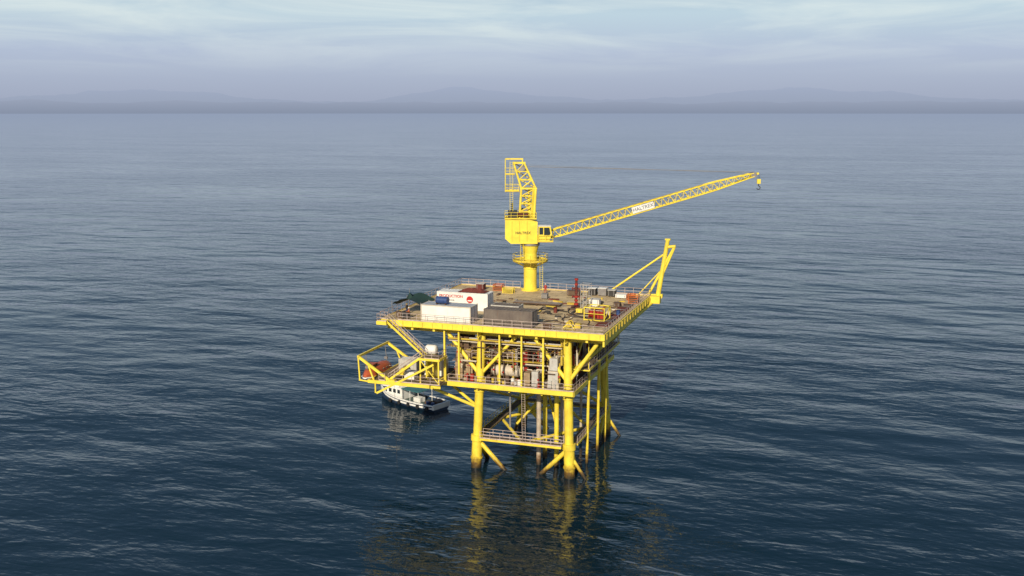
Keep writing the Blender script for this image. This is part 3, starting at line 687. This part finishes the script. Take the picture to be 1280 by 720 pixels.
for i in range(7): mb.tube((-19.5,18.0+i*.26,22.32),(-11.6,18.0+i*.26,22.32),.11,(BRN,GREY)[i%2],seg=8)
for x in(-18.6,-15.5,-12.4): mb.box((x-.1,17.8,22),(x+.1,19.8,22.2),BRN)
mb.build('pipes',e,smooth=True)
e=empty('deck_dunnage'); mb=MB(); rd=random.Random(21)
for i in range(70):
    x=rd.uniform(-16,-3) if i<50 else rd.uniform(-32,-18); y=rd.uniform(4.5,28)
    if -24<x<-18 and y>26: continue
    if x<-18 and y<16: y+=12
    l=rd.uniform(.3,2.0); wd=rd.uniform(.12,.45); mb.box((x,y,ZD+.001),(x+l,y+wd,ZD+rd.uniform(.08,.35)),rd.choice((BRN,DARK,GREY,CREAM,BRN,DRED,YELD,BEIGE)),rz=rd.choice((0,0,R(90),R(30),R(-20))))
mb.build('loose_items',e)
e=empty('hose_lines')
def hose(pts,r,m):
    c=bpy.data.curves.new('hose','CURVE'); c.dimensions='3D'; c.bevel_depth=r; c.bevel_resolution=2; c.resolution_u=8
    s=c.splines.new('NURBS'); s.points.add(len(pts)-1)
    for p,q_ in zip(s.points,pts): p.co=(*q_,1)
    s.order_u=4; s.use_endpoint_u=True; c.materials.append(m); o=bpy.data.objects.new('hose',c); col.objects.link(o); o.parent=e
rn=random.Random(11)
for k in range(12):
    x,y=rn.uniform(-12,-5),rn.uniform(5,18); a=rn.uniform(0,6.3); pts=[]
    for i in range(13):
        pts.append((min(-.8,max(-14,x)),min(26,max(4.5,y)),ZD+.09)); a+=rn.uniform(-.9,.9)+(0 if -12<x<-3 else .8); x+=math.cos(a)*1.5; y+=math.sin(a)*1.5
    hose(pts,rn.choice((.06,.08,.10)),rn.choice((DARK,DARK,RUB,BRN)))
hose([(-9,18.5,22.3),(-10,15,22.1),(-8,12,22.1),(-6,11,22.1),(-5,10,22.3)],.1,DARK)

# ---------------------------------------------------------------- lifeboat + davits
def loft(mb,secs,m,cap=True):
    n=len(secs[0]); vs=[p for s in secs for p in s]; fs=[]
    for k in range(len(secs)-1):
        for i in range(n): fs.append((k*n+i,k*n+(i+1)%n,(k+1)*n+(i+1)%n,(k+1)*n+i))
    fs.append(tuple(range(n-1,-1,-1))); fs.append(tuple(range((len(secs)-1)*n,len(secs)*n)))
    mb.add(vs,fs,m)
LB=empty('lifeboat',(-36.3,2.0,12.2),R(90))
mb=MB(); secs=[];s2=[]
for k in range(13):
    t=-1+2*k/12; wd=max(.05,(1-abs(t)**2.6))**.5; x=t*4.2
    secs.append([(x,1.35*wd*math.cos(a),.9+ .95*wd*math.sin(a)*(1 if a>math.pi else .0)+.15*t*t) for a in [math.pi+math.pi*i/10 for i in range(11)]])
    s2.append([(x*.97,1.3*wd*math.cos(a),.95+.15*t*t+1.35*wd**.8*max(0,math.sin(a))**.8) for a in [math.pi*i/10 for i in range(11)]])
loft(mb,secs,WHT); loft(mb,s2,LBO)
for k in range(12):
    a=secs[k][0];b=secs[k+1][0]; mb.tube(a,b,.09,WHT); a=secs[k][10];b=secs[k+1][10]; mb.tube(a,b,.09,WHT)
mb.box((-2.6,-.6,2.0),(-1.0,.6,2.75),LBO); mb.box((-2.62,-.45,2.35),(-.98,.45,2.6),GLS); mb.box((-2.4,-.62,2.35),(-1.2,.62,2.6),GLS)
for x in(-.2,.9,2.0):
    for s in(-1,1): mb.tube((x,s*1.17,1.65),(x,s*1.24,1.6),.17,GLS,seg=10)
for x in(-3.3,3.3): mb.tube((x,0,1.4),(x,0,2.6),.06,GREY)
mb.build('hull_and_canopy',LB,smooth=True)
DV=empty('lifeboat_davit'); mb=MB()
for y in(-3,7):
    mb.beam((-31.4,y,ZC-.1),(-36.9,y,16.7),.28,.38,YEL); mb.beam((-34.3,y,ZC-.2),(-35.2,y,15.4),.2,.22,YEL); mb.box((-32.2,y-.4,ZC-.02),(-30.8,y+.4,ZC+.3),YEL)
mb.beam((-36.8,-3.3,16.75),(-36.8,7.3,16.75),.26,.32,YEL)
for y in(-1.3,5.3): mb.tube((-36.5,y,16.6),(-36.3,y,14.7),.05,GREY); mb.box((-36.6,y-.15,14.5),(-36.1,y+.15,14.85),GREY)
mb.beam((-36.9,-3.0,16.6),(-36.7,-3.0,13.0),.16,.2,YEL); mb.tube((-36.8,-3.1,13.1),(-35.2,-3.1,ZC-.3),.12,YEL)
mb.tube((-31.6,1,ZC+.7),(-31.6,2.6,ZC+.7),.45,YELD,seg=14); mb.box((-32,.7,ZC),(-31.2,2.9,ZC+.3),YEL)
mb.build('davit_arms',DV)
container('equipment_box',-33.2,3.2,3.0,1.8,1.9,LGREY,WHT,z=ZC-.02,rib=.5); container('equipment_box',-30.2,-1.2,1.6,1.4,1.2,WHT,WHT,z=ZC-.02,rib=.5)

# ---------------------------------------------------------------- work boat
BT=empty('work_boat',(-43.2,29.0,0),R(160)); mb=MB(); secs=[];L2=7.6
for k in range(17):
    t=k/16; x=-L2+2*L2*t; wd=2.5*(1 if t<.55 else max(.02,1-((t-.55)/.45)**2.2)); wd*=(.88+.12*min(1,t*4)); sh=1.25+1.15*max(0,t-.35)**1.6*1.6; kz=-.9+ .9*max(0,(t-.7)/.3)**2
    secs.append([(x,wd,sh),(x,wd*.93,.35),(x,wd*.5,kz*.7),(x,0,kz),(x,-wd*.5,kz*.7),(x,-wd*.93,.35),(x,-wd,sh),(x,-wd*.9,sh-.02),(x,-wd*.88,.75),(x,wd*.88,.75),(x,wd*.9,sh-.02)])
loft(mb,secs,HULL)
for k in range(16):
    for i in(0,6):
        a=Vector(secs[k][i]);b=Vector(secs[k+1][i]); mb.beam(a+Vector((0,0,.03)),b+Vector((0,0,.03)),.28,.2,WHT)
        mb.beam(a+Vector((0,0,-.45)),b+Vector((0,0,-.45)),.1,.3,WHT)
mb.box((-7.78,-2.2,.55),(-7.5,2.2,1.45),WHT); mb.box((-7.4,-2.05,.76),(1,2.05,.8),BDK)
mb.box((.6,-1.7,.9),(4.4,1.7,3.1),WHT); mb.box((1.6,-1.4,3.1),(4.0,1.4,4.7),WHT); mb.box((1.2,-1.7,4.7),(4.5,1.7,4.85),TEAL)
mb.box((4.0,-1.25,3.7),(4.03,1.25,4.5),GLS)
for s in(-1,1):
    mb.box((1.8,s*1.41-.01,3.7),(3.8,s*1.41+.01,4.45),GLS)
    for x in(1.0,2.1,3.2): mb.box((x,s*1.71-.01,2.0),(x+.7,s*1.71+.01,2.7),GLS)
mb.box((-3.8,-1.9,3.05),(.55,1.9,3.15),TEAL)
for x in(-3.7,-1.6,.4):
    for y in(-1.8,1.8): mb.tube((x,y,.8),(x,y,3.05),.05,WHT,seg=6)
mb.tube((2.6,0,4.8),(2.6,0,7.2),.06,WHT,seg=6); mb.tube((2.2,0,6.2),(3.0,0,6.2),.04,WHT,seg=6)
mb.rail([(.7,-1.7,3.1),(.7,1.7,3.1)],WHT,toe=False); 
for x in(-6.4,-5.2): mb.tube((x,.9,.8),(x,.9,1.5),.32,BLU,seg=12)
mb.box((-6.6,-1.4,.8),(-5.2,-.3,1.4),BRN); mb.box((-3,-.7,.8),(-1.4,.7,1.6),WHT); mb.box((-4.9,-.6,.8),(-4.0,.5,1.2),BRN)
for x in(-6.5,-4.2,-1.9,.4,2.7):
    for s in(-1,1): mb.tube((x,s*2.5,.75),(x,s*2.72,.75),.36,RUB,seg=12)
mb.build('hull_and_cabin',BT)

# ---------------------------------------------------------------- people
def person(loc,face,shirt,trou,helmet,arms='rest',parent=None):
    V=[];E=[];Rd=[]
    def v(p,r): V.append(p);Rd.append(r);return len(V)-1
    pel=v((0,0,.95),.15); ch=v((0,.0,1.18),.145); sh=v((0,.01,1.38),.15); nk=v((0,0,1.50),.06); hd=v((0,-.01,1.60),.09); ht=v((0,-.005,1.70),.085)
    E+=[(pel,ch),(ch,sh),(sh,nk),(nk,hd),(hd,ht)]
    hands=[]
    for s in(-1,1):
        st=.10*s
        h=v((s*.10,0,.88),.105); k=v((s*.12,-.04-st*.6,.49),.068); a=v((s*.13,st*.8,.10),.046); t=v((s*.14,st*.8-.16,.045),.042)
        E+=[(pel,h),(h,k),(k,a),(a,t)]
        so_=v((s*.19,.01,1.40),.066)
        if arms=='work' : el_=v((s*.27,-.10,1.16),.047); wr=v((s*.17,-.33,1.12),.032); dr=Vector((-.3*s,-1,.0))
        elif arms=='hip' and s>0: el_=v((.40,.06,1.18),.047); wr=v((.21,-.08,1.02),.032); dr=Vector((-.6,-.7,-.2))
        else: el_=v((s*.27,.03,1.13),.047); wr=v((s*.28,-.07,.88),.032); dr=Vector((0,-.2,-1))
        E+=[(sh,so_),(so_,el_),(el_,wr)]; hands.append((Vector(V[wr]),dr.normalized(),s))
    me=bpy.data.meshes.new('b'); me.from_pydata(V,E,[]); ob=bpy.data.objects.new('b',me); col.objects.link(ob)
    sm=ob.modifiers.new('s','SKIN'); me.skin_vertices[0].data[0].use_root=True
    for i,r in enumerate(Rd): me.skin_vertices[0].data[i].radius=(r,r*.85)
    ss=ob.modifiers.new('u','SUBSURF'); ss.levels=2; ss.render_levels=2
    dg=bpy.context.evaluated_depsgraph_get(); m2=bpy.data.meshes.new_from_object(ob.evaluated_get(dg)); bpy.data.objects.remove(ob)
    e=parent or empty('person',loc,face)
    m2.materials.clear()
    for m in(SKIN,shirt,trou,RUB): m2.materials.append(m)
    for p in m2.polygons:
        c=p.center; p.use_smooth=True
        p.material_index=0 if c.z>1.49 else 1 if c.z>.97 or abs(c.x)>.2 else 2 if c.z>.14 else 3
    o=bpy.data.objects.new('body',m2); col.objects.link(o); o.parent=e
    mb=MB()
    mb.dome((0,0,1.665),.125,helmet,zs=.95,seg=16); mb.tube((0,-.02,1.655),(0,-.02,1.67),.15,helmet,seg=16)
    for s in(-1,1): mb.dome((s*.033,-.088,1.625),.013,DARK,seg=6,rings=3,full=True); mb.dome((s*.088,0,1.605),.025,SKIN,seg=6,rings=3,full=True)
    mb.tube((0,-.08,1.62),(0,-.115,1.59),.012,SKIN,r2=.018); mb.tube((-.025,-.088,1.56),(.025,-.088,1.56),.007,RED)
    for wr,dr,s in hands:
        sd_=dr.cross(Vector((0,0,1))); 
        if sd_.length<.3: sd_=Vector((0,1,0))
        sd_.normalize(); dn=dr.cross(sd_)
        mb.beam(wr,wr+dr*.09,.075,.035,SKIN)
        for i,l in enumerate((.07,.08,.075,.055)):
            b=wr+dr*.085+sd_*(-.03+i*.02); mid_=b+dr*l*.55; mb.tube(b,mid_,.010,SKIN,seg=6); mb.tube(mid_,mid_+dr*l*.35-dn*l*.25,.009,SKIN,seg=6)
        b=wr+dr*.03-sd_*.035; mb.tube(b,b+dr*.04-sd_*.03,.012,SKIN,seg=6); mb.tube(b+dr*.04-sd_*.03,b+dr*.07-sd_*.03,.010,SKIN,seg=6)
    mb.build('head_and_hands',e,smooth=True)
person((-17.4,29.0,ZD),R(10),RED,RED,WHT)
person((-30.6,1.7,ZD),R(-60),ORG,DARK,WHT,'work'); person((-32.3,4.6,ZD),R(80),DARK,BLU,YEL,'hip')
